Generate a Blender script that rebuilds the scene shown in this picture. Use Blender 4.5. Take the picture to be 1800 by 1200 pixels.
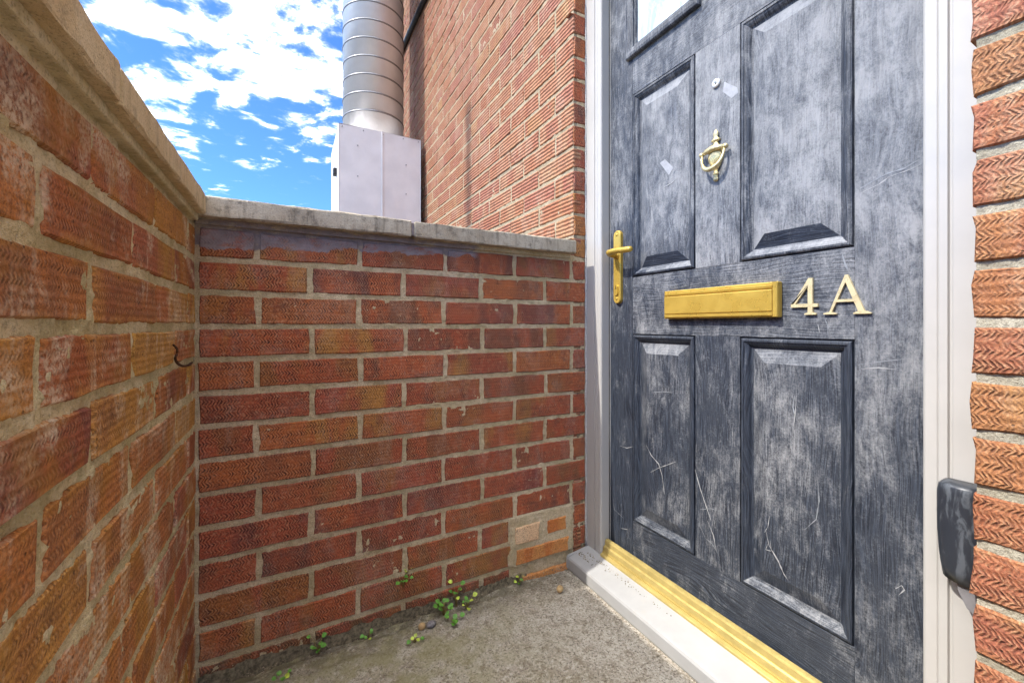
import bpy, bmesh, math, random
import numpy as np
from mathutils import Vector, Matrix
random.seed(7)
for o in list(bpy.data.objects): bpy.data.objects.remove(o)
S = bpy.context.scene; COL = S.collection
H = 0.80                                   # camera height above the path
# ------------------------------------------------------------------ camera
cam = bpy.data.objects.new('camera', bpy.data.cameras.new('camera')); COL.objects.link(cam)
cam.location = (0, 0, H); cam.rotation_euler = (math.radians(90), 0, math.radians(-28.1))
cam.data.sensor_width = 36; cam.data.lens = 36*728/1800; cam.data.shift_y = -29/1800
cam.data.clip_start = 0.02; cam.data.clip_end = 3000
S.camera = cam
# ------------------------------------------------------------------ sky and sun
SUN_TRAVEL = Vector((0.885, -0.07, -1.0)).normalized()
SUN_STRENGTH = 2.0; SKY_STRENGTH = 0.15; EXPOSURE = 1.66
to_sun = -SUN_TRAVEL
w = bpy.data.worlds.new('World'); S.world = w; w.use_nodes = True
wn, wl = w.node_tree.nodes, w.node_tree.links
wn.clear()
def WN(t, **k):
    n = wn.new(t)
    for a, b in k.items(): setattr(n, a, b)
    return n
sky = WN('ShaderNodeTexSky', sky_type='NISHITA', sun_disc=False)
sky.sun_elevation = math.asin(to_sun.z); sky.sun_rotation = math.atan2(to_sun.x, to_sun.y)
sky.altitude = 50; sky.air_density = 0.9; sky.dust_density = 0.1; sky.ozone_density = 4.0
tc = WN('ShaderNodeTexCoord'); sp = WN('ShaderNodeSeparateXYZ'); wl.new(tc.outputs['Generated'], sp.inputs[0])
mx = WN('ShaderNodeMath', operation='MAXIMUM'); mx.inputs[1].default_value = 0.03; wl.new(sp.outputs[2], mx.inputs[0])
ad = WN('ShaderNodeMath', operation='ADD'); ad.inputs[1].default_value = 0.06; wl.new(mx.outputs[0], ad.inputs[0])
dx = WN('ShaderNodeMath', operation='DIVIDE'); wl.new(sp.outputs[0], dx.inputs[0]); wl.new(ad.outputs[0], dx.inputs[1])
dy = WN('ShaderNodeMath', operation='DIVIDE'); wl.new(sp.outputs[1], dy.inputs[0]); wl.new(ad.outputs[0], dy.inputs[1])
cv = WN('ShaderNodeCombineXYZ'); wl.new(dx.outputs[0], cv.inputs[0]); wl.new(dy.outputs[0], cv.inputs[1])
mp = WN('ShaderNodeMapping'); mp.inputs['Location'].default_value = (7.7, 7.7, 0); mp.inputs['Rotation'].default_value = (0, 0, 0.5); mp.inputs['Scale'].default_value = (1.0, 1.0, 1)
wl.new(cv.outputs[0], mp.inputs[0])
def wnoise(scale, detail, rough, dist, off):
    m = WN('ShaderNodeVectorMath', operation='ADD'); m.inputs[1].default_value = off; wl.new(mp.outputs[0], m.inputs[0])
    n = WN('ShaderNodeTexNoise'); n.inputs['Scale'].default_value = scale; n.inputs['Detail'].default_value = detail
    n.inputs['Roughness'].default_value = rough; n.inputs['Distortion'].default_value = dist
    wl.new(m.outputs[0], n.inputs['Vector']); return n.outputs['Fac']
def wmath(op, a, b, cl=False):
    m = WN('ShaderNodeMath', operation=op); m.use_clamp = cl
    for i, v in enumerate((a, b)):
        if isinstance(v, (int, float)): m.inputs[i].default_value = v
        else: wl.new(v, m.inputs[i])
    return m.outputs[0]
big = wnoise(1.05, 2, 0.5, 0.0, (0, 0, 0)); cell = wnoise(6.2, 7, 0.60, 0.25, (7, 2, 0))
overhead_cloud = wmath('MULTIPLY', wmath('SUBTRACT', sp.outputs[2], 0.42), 0.55)  # thickens cloud towards the unseen zenith, added for more fill light
dens = wmath('ADD', wmath('ADD', wmath('MULTIPLY', big, 0.72), wmath('MULTIPLY', cell, 1.50)), overhead_cloud)
mr = WN('ShaderNodeMapRange'); mr.interpolation_type = 'SMOOTHSTEP'
mr.inputs['From Min'].default_value = 0.98; mr.inputs['From Max'].default_value = 1.42; wl.new(dens, mr.inputs['Value'])
cshade = WN('ShaderNodeValToRGB'); wl.new(cell, cshade.inputs[0])
cshade.color_ramp.elements[0].position = 0.4; cshade.color_ramp.elements[0].color = (14.0, 14.0, 13.8, 1)
cshade.color_ramp.elements[1].position = 0.68; cshade.color_ramp.elements[1].color = (19.0, 18.5, 17.6, 1)
cm = WN('ShaderNodeMix', data_type='RGBA'); pw_ = wmath('POWER', mr.outputs[0], 3.0); wl.new(pw_, cm.inputs[0]); tint = WN('ShaderNodeMix', data_type='RGBA', blend_type='MULTIPLY'); tint.inputs[0].default_value = 1; tint.inputs[7].default_value = (.31, .48, .72, 1); wl.new(sky.outputs[0], tint.inputs[6]); wl.new(tint.outputs[2], cm.inputs[6]); wl.new(cshade.outputs[0], cm.inputs[7])
bg = WN('ShaderNodeBackground'); bg.inputs[1].default_value = SKY_STRENGTH; wl.new(cm.outputs[2], bg.inputs[0])
wo = WN('ShaderNodeOutputWorld'); wl.new(bg.outputs[0], wo.inputs[0])
sun = bpy.data.objects.new('sun', bpy.data.lights.new('sun', 'SUN')); COL.objects.link(sun)
sun.data.energy = SUN_STRENGTH; sun.data.angle = math.radians(0.5); sun.data.color = (1.0, 0.95, 0.88)
sun.rotation_euler = SUN_TRAVEL.to_track_quat('-Z', 'Y').to_euler(); sun.location = (-6, 0, 9)
vs = S.view_settings; vs.view_transform = 'Standard'; vs.look = 'None'; vs.gamma = 1; vs.use_curve_mapping = False; vs.exposure = EXPOSURE
S.render.engine = 'CYCLES'
S.cycles.max_bounces = 8; S.cycles.diffuse_bounces = 6

# ------------------------------------------------------------------ material helper
class NT:
    def __init__(s, name, rough=0.8, spec=0.3, metal=0.0):
        s.m = bpy.data.materials.new(name); s.m.use_nodes = True
        s.t = s.m.node_tree; s.b = s.t.nodes['Principled BSDF']
        s.b.inputs['Roughness'].default_value = rough; s.b.inputs['Metallic'].default_value = metal
        s.b.inputs['Specular IOR Level'].default_value = spec
    def n(s, t, **k):
        q = s.t.nodes.new(t)
        for a, b in k.items(): setattr(q, a, b)
        return q
    def put(s, sock, v):
        if isinstance(v, bpy.types.NodeSocket): s.t.links.new(v, sock)
        elif isinstance(v, (int, float)): sock.default_value = v
        else:
            v = tuple(v)
            if len(v) == 3 and len(sock.default_value) == 4: v = v + (1,)
            sock.default_value = v
    def math(s, op, a, b=0.0, c=None, clamp=False):
        q = s.n('ShaderNodeMath', operation=op); q.use_clamp = clamp
        s.put(q.inputs[0], a); s.put(q.inputs[1], b)
        if c is not None: s.put(q.inputs[2], c)
        return q.outputs[0]
    def add(s, a, b): return s.math('ADD', a, b)
    def mul(s, a, b): return s.math('MULTIPLY', a, b)
    def mix(s, f, a, b, mode='MIX'):
        q = s.n('ShaderNodeMix', data_type='RGBA', blend_type=mode); q.clamp_factor = True
        s.put(q.inputs[0], f); s.put(q.inputs[6], a); s.put(q.inputs[7], b); return q.outputs[2]
    def ss(s, v, a, b, lo=0.0, hi=1.0):
        q = s.n('ShaderNodeMapRange'); q.interpolation_type = 'SMOOTHSTEP'
        s.put(q.inputs[0], v)
        for i, x in zip((1, 2, 3, 4), (a, b, lo, hi)): q.inputs[i].default_value = x
        return q.outputs[0]
    def noise(s, vec, scale, detail=4, rough=0.55, dist=0.0):
        q = s.n('ShaderNodeTexNoise'); s.put(q.inputs['Vector'], vec)
        q.inputs['Scale'].default_value = scale; q.inputs['Detail'].default_value = detail
        q.inputs['Roughness'].default_value = rough; q.inputs['Distortion'].default_value = dist
        return q.outputs['Fac']
    def vmath(s, op, a, b):
        q = s.n('ShaderNodeVectorMath', operation=op); s.put(q.inputs[0], a); s.put(q.inputs[1], b); return q.outputs[0]
    def sep(s, v):
        q = s.n('ShaderNodeSeparateXYZ'); s.put(q.inputs[0], v); return q.outputs
    def comb(s, x, y, z):
        q = s.n('ShaderNodeCombineXYZ')
        for i, v in enumerate((x, y, z)): s.put(q.inputs[i], v)
        return q.outputs[0]
    def ramp(s, f, pts, interp='LINEAR'):
        q = s.n('ShaderNodeValToRGB'); s.put(q.inputs[0], f); r = q.color_ramp; r.interpolation = interp
        while len(r.elements) < len(pts): r.elements.new(0.5)
        for e, (p, c) in zip(r.elements, pts): e.position = p; e.color = tuple(c) + (1,)
        return q.outputs[0]
    def obj(s): return s.n('ShaderNodeTexCoord').outputs['Object']
    def pos(s): return s.n('ShaderNodeNewGeometry').outputs['Position']
    def color(s, v): s.put(s.b.inputs['Base Color'], v)
    def rough(s, v): s.put(s.b.inputs['Roughness'], v)
    def bump(s, h, dist=1.0, strength=1.0):
        q = s.n('ShaderNodeBump'); q.inputs['Distance'].default_value = dist; q.inputs['Strength'].default_value = strength
        s.put(q.inputs['Height'], h); s.t.links.new(q.outputs[0], s.b.inputs['Normal'])

def brick_mat(name, pal, pal2, lime=0.0, limecol=(.50, .44, .36), chev=0.0008, row=0.0004, rowp=0.0092, pw=0.0066, gcol=0.75, rcol=0.0, rbmin=0.25, dark=0.45, smear=False, smooth=False, green=0.0, yellow=0.0, wb=0.011):
    k = NT(name, 0.85, 0.25)
    oc = k.obj(); oi = k.n('ShaderNodeObjectInfo').outputs['Random']
    at = k.n('ShaderNodeAttribute', attribute_name='brick_rnd').outputs['Fac']
    rnd = k.math('FRACT', k.add(oi, at)); off = k.comb(k.mul(rnd, 37.0), k.mul(rnd, 91.0), k.mul(rnd, 53.0))
    v = k.vmath('ADD', oc, off); x, y, z = k.sep(oc)[:3]
    col = k.ramp(rnd, [(i/(len(pal)-1), c) for i, c in enumerate(pal)])
    r2 = k.math('FRACT', k.mul(rnd, 17.3)); c2 = k.ramp(r2, [(i/(len(pal2)-1), c) for i, c in enumerate(pal2)])
    band = k.noise(k.vmath('MULTIPLY', v, (1.0, 1.0, 0.3)), 11.0, 3, 0.6, 0.3)
    col = k.mix(k.ss(band, 0.46, 0.62), col, c2)
    blot = k.noise(v, 24.0, 4, 0.65); col = k.mix(k.ss(blot, 0.50, 0.70, 0, dark), col, (.09, .042, .04))
    ed = k.ss(k.math('ABSOLUTE', z), 0.016, 0.034, 0, 0.45)
    col = k.mix(k.mul(ed, k.ss(k.noise(v, 17.0, 2), 0.42, 0.62)), col, pal2[-1])
    fine = k.noise(v, 420.0, 3, 0.7); col = k.mix(k.ss(fine, 0.32, 0.62, 0.62, 0), col, (.085, .034, .026))
    med = k.noise(v, 130.0, 3, 0.7); col = k.mix(k.ss(med, 0.52, 0.72, 0, 0.35), col, (.60, .36, .20)); col = k.mix(k.ss(med, 0.46, 0.30, 0, 0.40), col, (.07, .03, .026))
    gr = k.noise(v, 900.0, 2, 0.6); col = k.mix(k.ss(gr, 0.60, 0.80, 0, 0.4), col, (.60, .42, .30))
    h = k.mul(fine, 0.0007)
    vo = k.n('ShaderNodeTexVoronoi'); k.put(vo.inputs['Vector'], v); vo.inputs['Scale'].default_value = 95.0
    pit = k.mul(k.ss(vo.outputs['Distance'], 0.20, 0.10), k.ss(k.noise(v, 33.0, 2), 0.50, 0.60)); col = k.mix(k.mul(pit, 0.75), col, (.03, .018, .016)); h = k.add(h, k.mul(pit, -0.0012))
    if not smooth:
        wob = k.mul(k.add(k.noise(v, 70.0, 3), -0.5), wb); wz = k.mul(k.add(k.noise(v, 45.0, 3), -0.5), 0.007)
        zz = k.add(z, wz); ph = k.math('PINGPONG', zz, rowp)
        u = k.add(k.add(x, wob), k.mul(ph, 0.75))
        s = k.math('SINE', k.mul(u, 2*math.pi/pw)); rb = k.ss(k.math('COSINE', k.mul(zz, 2*math.pi/(rowp*1.83))), -0.5, 0.5, rbmin, 1.0)
        amp = k.mul(k.ss(k.noise(v, 22.0, 4, 0.65), 0.36, 0.58, 0.08, 1.0), k.ss(k.noise(v, 150.0, 3, 0.7), 0.30, 0.62, 0.35, 1.25))
        amp = k.mul(amp, rb)
        rw = k.math('COSINE', k.mul(zz, 2*math.pi/rowp))
        h = k.add(h, k.add(k.mul(k.mul(s, amp), chev*0.5), k.mul(rw, row*0.5)))
        if rcol: col = k.mix(k.mul(k.ss(rw, -0.2, -0.95), rcol), col, (.10, .040, .026))  # shadow between the ridges painted in as darker rows
        groove = k.mul(k.ss(s, -0.1, -0.9), amp)
        col = k.mix(k.mul(groove, gcol), col, (.035, .016, .014))  # shade inside the zigzag grooves painted into the brick colour
        col = k.mix(k.mul(k.mul(k.ss(s, 0.3, 1.0), amp), 0.22), col, (.60, .40, .22))
    if lime > 0:
        wp = k.pos()
        lm = k.noise(k.vmath('MULTIPLY', wp, (1, 1, 0.75)), 9.0, 5, 0.7, 0.4)
        drip = k.ss(k.noise(k.vmath('MULTIPLY', wp, (1, 1, 0.10)), 26.0, 3, 0.6), 0.54, 0.66); lm = k.math('MAXIMUM', k.ss(lm, 0.50, 0.64), k.mul(drip, k.ss(lm, 0.42, 0.52)))
        lm = k.mul(lm, k.ss(k.noise(wp, 190.0, 4, 0.75), 0.36, 0.58))
        col = k.mix(k.mul(lm, lime), col, limecol)
    if yellow > 0:
        wp = k.pos(); col = k.mix(k.mul(k.ss(k.noise(wp, 7.0, 4, 0.7), 0.46, 0.66), yellow), col, (.40, .20, .035))
    if green > 0:
        wp = k.pos(); wz_ = k.sep(wp)[2]
        g = k.mul(k.ss(k.noise(wp, 30.0, 4, 0.7), 0.40, 0.62), k.ss(wz_, 0.12, 0.0)); col = k.mix(k.mul(g, green), col, (.075, .070, .040))
    if smear:
        col = smear_mask(k, col)
    k.color(col); k.bump(h); return k.m
def smear_mask(k, col):
    # bitumen-like smear left under the coping of the back wall
    wp = k.pos(); px, py, pz = k.sep(wp)[:3]
    e = k.add(k.mul(k.noise(wp, 18.0, 3), 0.045), k.mul(k.noise(wp, 110.0, 2), 0.012))
    lim = k.add(k.add(H+0.178, k.mul(px, 0.040)), k.mul(e, -1.0)); lim = k.add(lim, 0.030)
    m = k.mul(k.ss(k.math('SUBTRACT', pz, lim), 0.0, 0.004), k.ss(px, 0.50, 0.47))
    m = k.mul(m, k.mul(k.ss(k.noise(wp, 120.0, 3), 0.25, 0.45, 0.6, 0.95), k.ss(k.noise(k.vmath('MULTIPLY', wp, (1, 1, 2.0)), 16.0, 4, 0.7), 0.34, 0.52, 0.35, 1.0)))
    return k.mix(m, col, k.mix(k.noise(wp, 40, 3), (.13, .105, .110), (.36, .325, .33)))
def mortar_mat(name, a, b, green=0.0, smear=False):
    k = NT(name, 0.95, 0.15); wp = k.pos()
    col = k.mix(k.ss(k.noise(wp, 13.0, 5, 0.65), 0.35, 0.65), a, b)
    col = k.mix(k.ss(k.noise(wp, 260.0, 3, 0.7), 0.50, 0.68, 0, 0.65), col, tuple(c*0.50 for c in a))
    col = k.mix(k.ss(k.noise(wp, 48.0, 4, 0.7), 0.50, 0.68, 0, 0.40), col, tuple(c*0.58 for c in a))
    col = k.mix(k.ss(k.noise(wp, 500.0, 2, 0.6), 0.58, 0.75, 0, 0.5), col, tuple(min(.7, c*1.7) for c in b))
    if green: col = k.mix(k.mul(k.ss(k.noise(wp, 6.0, 5, 0.7), 0.40, 0.62), green), col, (.30, .27, .10))
    if smear: col = smear_mask(k, col)
    k.color(col); k.bump(k.add(k.mul(k.noise(wp, 170.0, 4, 0.75), 0.0052), k.mul(k.noise(wp, 700.0, 2), 0.0008))); return k.m
M = {}
RED = [(.38, .082, .036), (.48, .120, .040), (.40, .088, .046), (.50, .150, .044), (.34, .072, .038)]
RED2 = [(.17, .052, .042), (.42, .155, .036), (.25, .062, .048), (.48, .22, .048), (.19, .058, .042)]
M['brick_back'] = brick_mat('brick_back', RED, RED2, lime=0.14, chev=0.0011, row=0.0004, rbmin=0.62, gcol=0.85, smear=True, green=0.75)
M['brick_left'] = brick_mat('brick_left', [(.40, .115, .045), (.58, .24, .060), (.46, .14, .075), (.64, .34, .080), (.34, .100, .055)],
    [(.68, .37, .060), (.28, .085, .060), (.64, .31, .07), (.25, .095, .07), (.70, .40, .07)], lime=0.75, limecol=(.70, .60, .44), chev=0.0010, row=0.0007, pw=0.0060, gcol=0.45, rbmin=0.18, wb=0.006, yellow=0.5, green=0.3)
HB = [(.31, .098, .054), (.36, .148, .072), (.33, .114, .075), (.39, .18, .092), (.33, .112, .053)]
M['brick_house'] = brick_mat('brick_house', HB, [(.32, .095, .075), (.42, .23, .12), (.31, .095, .06), (.42, .22, .09)], lime=0.35, limecol=(.42, .32, .23), chev=0.0005, row=0.0034, rowp=0.0135, gcol=0.2, rcol=0.55, dark=0.3)
M['brick_pier'] = brick_mat('brick_pier', [(.29, .092, .040), (.34, .120, .050), (.31, .094, .062), (.36, .15, .055), (.29, .088, .046)],
    [(.34, .098, .068), (.37, .175, .065), (.30, .085, .062), (.37, .185, .065)], lime=0.22, limecol=(.60, .45, .30), chev=0.0019, row=0.0008, rowp=0.0115, pw=0.0064, gcol=0.55, rbmin=0.55, dark=0.25)
M['brick_patch'] = brick_mat('brick_patch', [(.60, .22, .05), (.66, .30, .09), (.58, .18, .04)], [(.72, .44, .20), (.56, .16, .03), (.74, .48, .26)], smooth=True, dark=0.15)
M['brick_cream'] = brick_mat('brick_cream', [(.78, .52, .30), (.76, .54, .32)], [(.80, .60, .38), (.74, .40, .18)], smooth=True, dark=0.05)
M['mortar_back'] = mortar_mat('mortar_back', (.52, .41, .25), (.64, .525, .35), 0.25, smear=True)
M['mortar_left'] = mortar_mat('mortar_left', (.70, .60, .34), (.78, .70, .46), 0.45)
M['mortar_house'] = mortar_mat('mortar_house', (.36, .29, .19), (.42, .35, .245))
M['mortar_pier'] = mortar_mat('mortar_pier', (.36, .325, .24), (.44, .40, .31))
M['cement'] = mortar_mat('cement', (.46, .45, .425), (.56, .55, .52))
def stone_mat(name, a, b, lich=0.5, streak=0.5):
    k = NT(name, 0.92, 0.2); wp = k.pos()
    col = k.mix(k.ss(k.noise(wp, 7.0, 5, 0.65), 0.35, 0.65), a, b)
    st = k.noise(k.vmath('MULTIPLY', wp, (1, 1, 0.12)), 75.0, 3, 0.6)
    col = k.mix(k.ss(st, 0.48, 0.72, 0, streak), col, tuple(c*0.42 for c in a))
    col = k.mix(k.ss(k.noise(wp, 45.0, 4, 0.7), 0.52, 0.68, 0, lich), col, (.075, .062, .045))
    col = k.mix(k.ss(k.noise(wp, 420.0, 3, 0.7), 0.54, 0.70, 0, 0.55), col, (.06, .05, .04))
    col = k.mix(k.ss(k.noise(wp, 300.0, 2, 0.6), 0.60, 0.74, 0, 0.5), col, (.55, .50, .40))
    k.color(col); k.bump(k.add(k.mul(k.noise(wp, 240.0, 4, 0.7), 0.0018), k.mul(k.noise(wp, 40.0, 3), 0.002))); return k.m
M['coping_left'] = stone_mat('coping_left', (.58, .46, .26), (.64, .54, .34), 0.25, 0.4)
M['coping_back'] = stone_mat('coping_back', (.36, .30, .215), (.48, .42, .32), 0.5, 0.6)
def concrete():
    k = NT('path_concrete', 0.93, 0.2); wp = k.pos(); px, py, pz = k.sep(wp)[:3]
    col = k.mix(k.ss(k.noise(wp, 5.0, 6, 0.65), 0.36, 0.64), (.35, .305, .24), (.47, .43, .365))
    col = k.mix(k.ss(k.noise(wp, 34.0, 5, 0.7), 0.44, 0.62, 0, 0.7), col, (.20, .165, .115))
    col = k.mix(k.ss(k.noise(wp, 130.0, 4, 0.8), 0.48, 0.60, 0, 0.8), col, (.56, .52, .44))
    col = k.mix(k.ss(k.noise(k.vmath('ADD', wp, (5, 5, 5)), 190.0, 4, 0.8), 0.50, 0.62, 0, 0.85), col, (.10, .082, .06))
    g = k.mul(k.ss(k.noise(wp, 11.0, 5, 0.7), 0.36, 0.60), k.ss(k.add(px, k.mul(py, -0.35)), 0.45, -0.15))
    col = k.mix(k.mul(g, 0.75), col, (.25, .235, .115))
    edge = k.mul(k.ss(py, 1.0, 1.12), k.ss(k.noise(wp, 26.0, 4, 0.7), 0.36, 0.58)); col = k.mix(k.mul(edge, 0.7), col, (.10, .085, .055))
    k.color(col); k.bump(k.add(k.mul(k.noise(wp, 260.0, 4, 0.75), 0.0022), k.mul(k.noise(wp, 60.0, 3), 0.002))); return k.m
M['concrete'] = concrete()
def simple(name, col, rough=0.5, metal=0.0, spec=0.4, var=0.0, scale=40.0, bumpd=0.0, dirt=0.0, dirtcol=(.12, .10, .08)):
    k = NT(name, rough, spec, metal); wp = k.pos(); c = tuple(col)
    out = k.mix(k.ss(k.noise(wp, scale, 4, 0.65), 0.3, 0.7), tuple(max(0, q*(1-var)) for q in c), tuple(min(.95, q*(1+var)) for q in c))
    if dirt: out = k.mix(k.ss(k.noise(wp, scale*2.5, 5, 0.75), 0.54, 0.72, 0, dirt), out, dirtcol)
    k.color(out); k.rough(k.ss(k.noise(wp, scale*1.7, 3), 0.3, 0.7, max(.05, rough-.1), min(1, rough+.12)))
    if bumpd: k.bump(k.mul(k.noise(wp, scale*8, 3), bumpd))
    return k.m
M['pvc'] = simple('white_pvc', (.40, .388, .365), 0.38, var=0.03, scale=9, dirt=0.10, dirtcol=(.45, .42, .36))
M['sill'] = simple('sill_pvc', (.325, .325, .322), 0.5, var=0.05, scale=11, dirt=0.22, dirtcol=(.36, .32, .26), bumpd=0.0002)
M['gold'] = simple('gold_anodised', (.58, .39, .075), 0.33, metal=0.5, var=0.05, scale=14, dirt=0.0)
M['gold_strip'] = simple('gold_threshold', (.50, .39, .14), 0.38, metal=0.45, var=0.10, scale=22, dirt=0.42, dirtcol=(.30, .24, .10))
M['brass'] = simple('pale_brass', (.60, .50, .26), 0.28, metal=0.55, var=0.12, scale=80, dirt=0.15, dirtcol=(.25, .17, .05))
M['numeral'] = simple('numeral_brass', (.66, .56, .33), 0.3, metal=0.35, var=0.06, scale=30)
M['chrome'] = simple('peephole_metal', (.62, .61, .58), 0.3, metal=0.4, var=0.05, scale=120)
M['dark_glass'] = simple('lens_glass', (.03, .03, .035), 0.08, spec=0.6)
M['rubber'] = simple('black_gasket', (.012, .012, .014), 0.6, var=0.2)
M['rust'] = simple('rusty_iron', (.075, .035, .018), 0.85, metal=0.2, var=0.5, scale=160, bumpd=0.0004)
M['cable'] = simple('black_cable', (.014, .014, .015), 0.5, var=0.3)
M['soil'] = simple('soil', (.15, .125, .08), 0.98, var=0.6, scale=120, bumpd=0.002, dirt=0.6, dirtcol=(.20, .22, .08))
M['grit'] = simple('grit', (.22, .18, .125), 0.9, var=0.7, scale=55)
M['debris'] = simple('dry_debris', (.20, .165, .11), 0.95, var=0.6, scale=70)
M['scratch'] = simple('scratched_paint', (.28, .285, .29), 0.8, var=0.15, scale=90)
M['scratch_dim'] = simple('rubbed_paint', (.20, .215, .235), 0.8, var=0.2, scale=90)
M['tape'] = simple('tape_residue', (.285, .292, .31), 0.6, var=0.12, scale=60)
M['pebble_tan'] = simple('pebble_tan', (.50, .34, .16), 0.8, var=0.25, scale=60)
M['pebble_grey'] = simple('pebble_grey', (.19, .18, .18), 0.7, var=0.6, scale=70)
M['ground'] = simple('ground_asphalt', (.10, .095, .085), 0.95, var=0.4, scale=3, dirt=0.3)
M['inner'] = simple('house_core', (.30, .24, .18), 0.95, var=0.1)
M['post'] = simple('post_grey', (.30, .31, .32), 0.5, metal=0.5, var=0.1, scale=12)
def leafm(n, c):
    k = NT(n, 0.5, 0.4); wp = k.pos(); k.color(k.mix(k.ss(k.noise(wp, 120.0, 3), 0.3, 0.7), c, tuple(min(.8, q*1.8) for q in c)))
    k.b.inputs['Subsurface Weight'].default_value = 0.0; return k.m
M['leaf'] = leafm('weed_leaf', (.075, .20, .025)); M['leaf_pale'] = leafm('weed_leaf_pale', (.32, .40, .05)); M['stem'] = leafm('weed_stem', (.16, .12, .035))
def metalm(name, c, rough, metal, band=False):
    k = NT(name, rough, 0.5, metal); wp = k.pos()
    n1 = k.noise(k.vmath('MULTIPLY', wp, (1, 1, 0.15)), 60.0, 4, 0.7); n2 = k.noise(wp, 6.0, 4)
    k.color(k.mix(k.ss(n2, 0.3, 0.7), tuple(q*0.88 for q in c), c)); k.rough(k.add(k.ss(n1, 0.3, 0.7, rough-0.06, rough+0.08), k.ss(n2, 0.4, 0.7, 0, 0.05)))
    k.bump(k.mul(k.noise(wp, 9.0, 3), 0.004)); return k.m
M['galv'] = metalm('galvanised_steel', (.70, .695, .69), 0.44, 0.6)
M['sheet'] = metalm('sheet_metal', (.74, .715, .70), 0.5, 0.2)
M['seam'] = metalm('seam_steel', (.26, .26, .265), 0.4, 0.9)
def door_mat(name, horiz=False, base=0.0, seed=0.0, gain=1.0, rg_=0.26, gw=0.50):
    k = NT(name, 0.55, 0.35); wp = k.pos(); px, py, pz = k.sep(wp)[:3]
    a, b = (pz, py) if horiz else (py, pz)
    orn = k.n('ShaderNodeObjectInfo').outputs['Random']; wo_ = k.vmath('ADD', wp, k.comb(0.0, k.mul(orn, 9.0), k.mul(orn, 23.0)))
    flow = k.noise(k.comb(k.mul(a, 7.0), seed, k.mul(b, 1.6)), 1.3, 2, 0.5)
    wa = k.add(a, k.mul(flow, 0.10))
    rings = k.math('SINE', k.add(k.mul(wa, 900.0), k.mul(k.noise(k.comb(k.mul(a, 60.), seed, k.mul(b, 5.0)), 1.0, 3), 10.0)))
    fib = k.noise(k.comb(k.mul(wa, 520.0), seed, k.mul(b, 12.0)), 1.0, 5, 0.7)
    gamp = k.ss(k.noise(k.comb(k.mul(a, 6.0), seed+5, k.mul(b, 2.5)), 1.0, 3), 0.38, 0.60)
    grain = k.add(k.mul(k.mul(k.ss(rings, -0.4, 0.8), gamp), rg_), k.mul(k.ss(fib, 0.32, 0.66), 0.6))
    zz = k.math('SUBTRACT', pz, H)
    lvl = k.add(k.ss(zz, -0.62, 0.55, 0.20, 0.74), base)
    c1 = k.noise(k.vmath('ADD', wo_, (seed, 3.1, 1.7)), 5.0, 5, 0.62, 0.5)
    c2 = k.noise(k.vmath('MULTIPLY', wo_, (1, 1, 0.40)), 42.0, 6, 0.75, 0.6)
    c3 = k.noise(wp, 260.0, 4, 0.85)
    blm = k.add(lvl, k.add(k.mul(k.add(c1, -0.5), 1.6), k.add(k.mul(k.add(c2, -0.5), 1.7), k.mul(k.add(c3, -0.5), 1.5))))
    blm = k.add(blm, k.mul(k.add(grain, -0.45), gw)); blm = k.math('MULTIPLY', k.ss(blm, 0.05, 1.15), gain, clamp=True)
    streak = k.noise(k.comb(k.mul(py, 55.0), 2.0, k.mul(pz, 2.2)), 1.0, 4, 0.7)
    blm = k.mul(blm, k.ss(streak, 0.30, 0.50, 0.72, 1.0))
    dark = k.mix(k.ss(fib, 0.4, 0.62), (.012, .016, .025), (.040, .050, .070))
    chalk = k.mix(k.ss(k.add(k.mul(c1, .6), k.mul(c2, .4)), 0.35, 0.65), (.185, .198, .220), (.275, .280, .288))
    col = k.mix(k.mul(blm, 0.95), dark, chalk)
    col = k.mix(k.ss(k.noise(wp, 620.0, 2, 0.6), 0.70, 0.80, 0, 0.4), col, (.42, .43, .45))
    k.color(col); k.rough(k.ss(blm, 0.0, 0.8, 0.42, 0.72))
    k.bump(k.add(k.mul(grain, 0.0007), k.mul(c3, 0.0004))); return k.m
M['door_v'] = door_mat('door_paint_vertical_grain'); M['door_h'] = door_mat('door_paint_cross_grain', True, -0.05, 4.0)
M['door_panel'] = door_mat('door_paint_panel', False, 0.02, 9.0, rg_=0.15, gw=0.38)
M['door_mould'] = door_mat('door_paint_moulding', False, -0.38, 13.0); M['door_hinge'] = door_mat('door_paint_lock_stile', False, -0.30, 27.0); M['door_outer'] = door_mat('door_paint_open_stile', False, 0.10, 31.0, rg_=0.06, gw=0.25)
M['door_bevel_dark'] = door_mat('door_paint_bevel_dark', True, -0.55, 17.0)  # darker tone for the bottom bevels of the upper panels
M['door_pale'] = door_mat('door_paint_pale', True, 0.30, 21.0)  # paler tone for top bevels and the inner bottom mouldings
def glass():
    k = NT('obscure_glass', 0.22, 0.6); wp = k.pos()
    v = k.vmath('MULTIPLY', wp, (1, 1, 0.25))
    k.color(k.mix(k.ss(k.noise(v, 24.0, 4, 0.6, 0.8), 0.35, 0.65), (.30, .37, .42), (.60, .66, .70)))
    k.bump(k.mul(k.noise(v, 110.0, 3, 0.6, 1.0), 0.0022)); return k.m
M['glass'] = glass()
def safe_cover():
    k = NT('key_box_cover', 0.33, 0.45); wp = k.pos()
    st = k.noise(k.vmath('MULTIPLY', wp, (1.4, 1.4, 0.35)), 60.0, 5, 0.65, 0.5)
    k.color(k.mix(k.ss(st, 0.50, 0.64, 0, 0.8), (.024, .028, .036), (.085, .096, .11))); k.rough(k.ss(st, 0.4, 0.7, 0.28, 0.6)); return k.m
M['safe'] = safe_cover(); M['safe_body'] = simple('key_box_body', (.17, .165, .17), 0.5, var=0.15)

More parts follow.
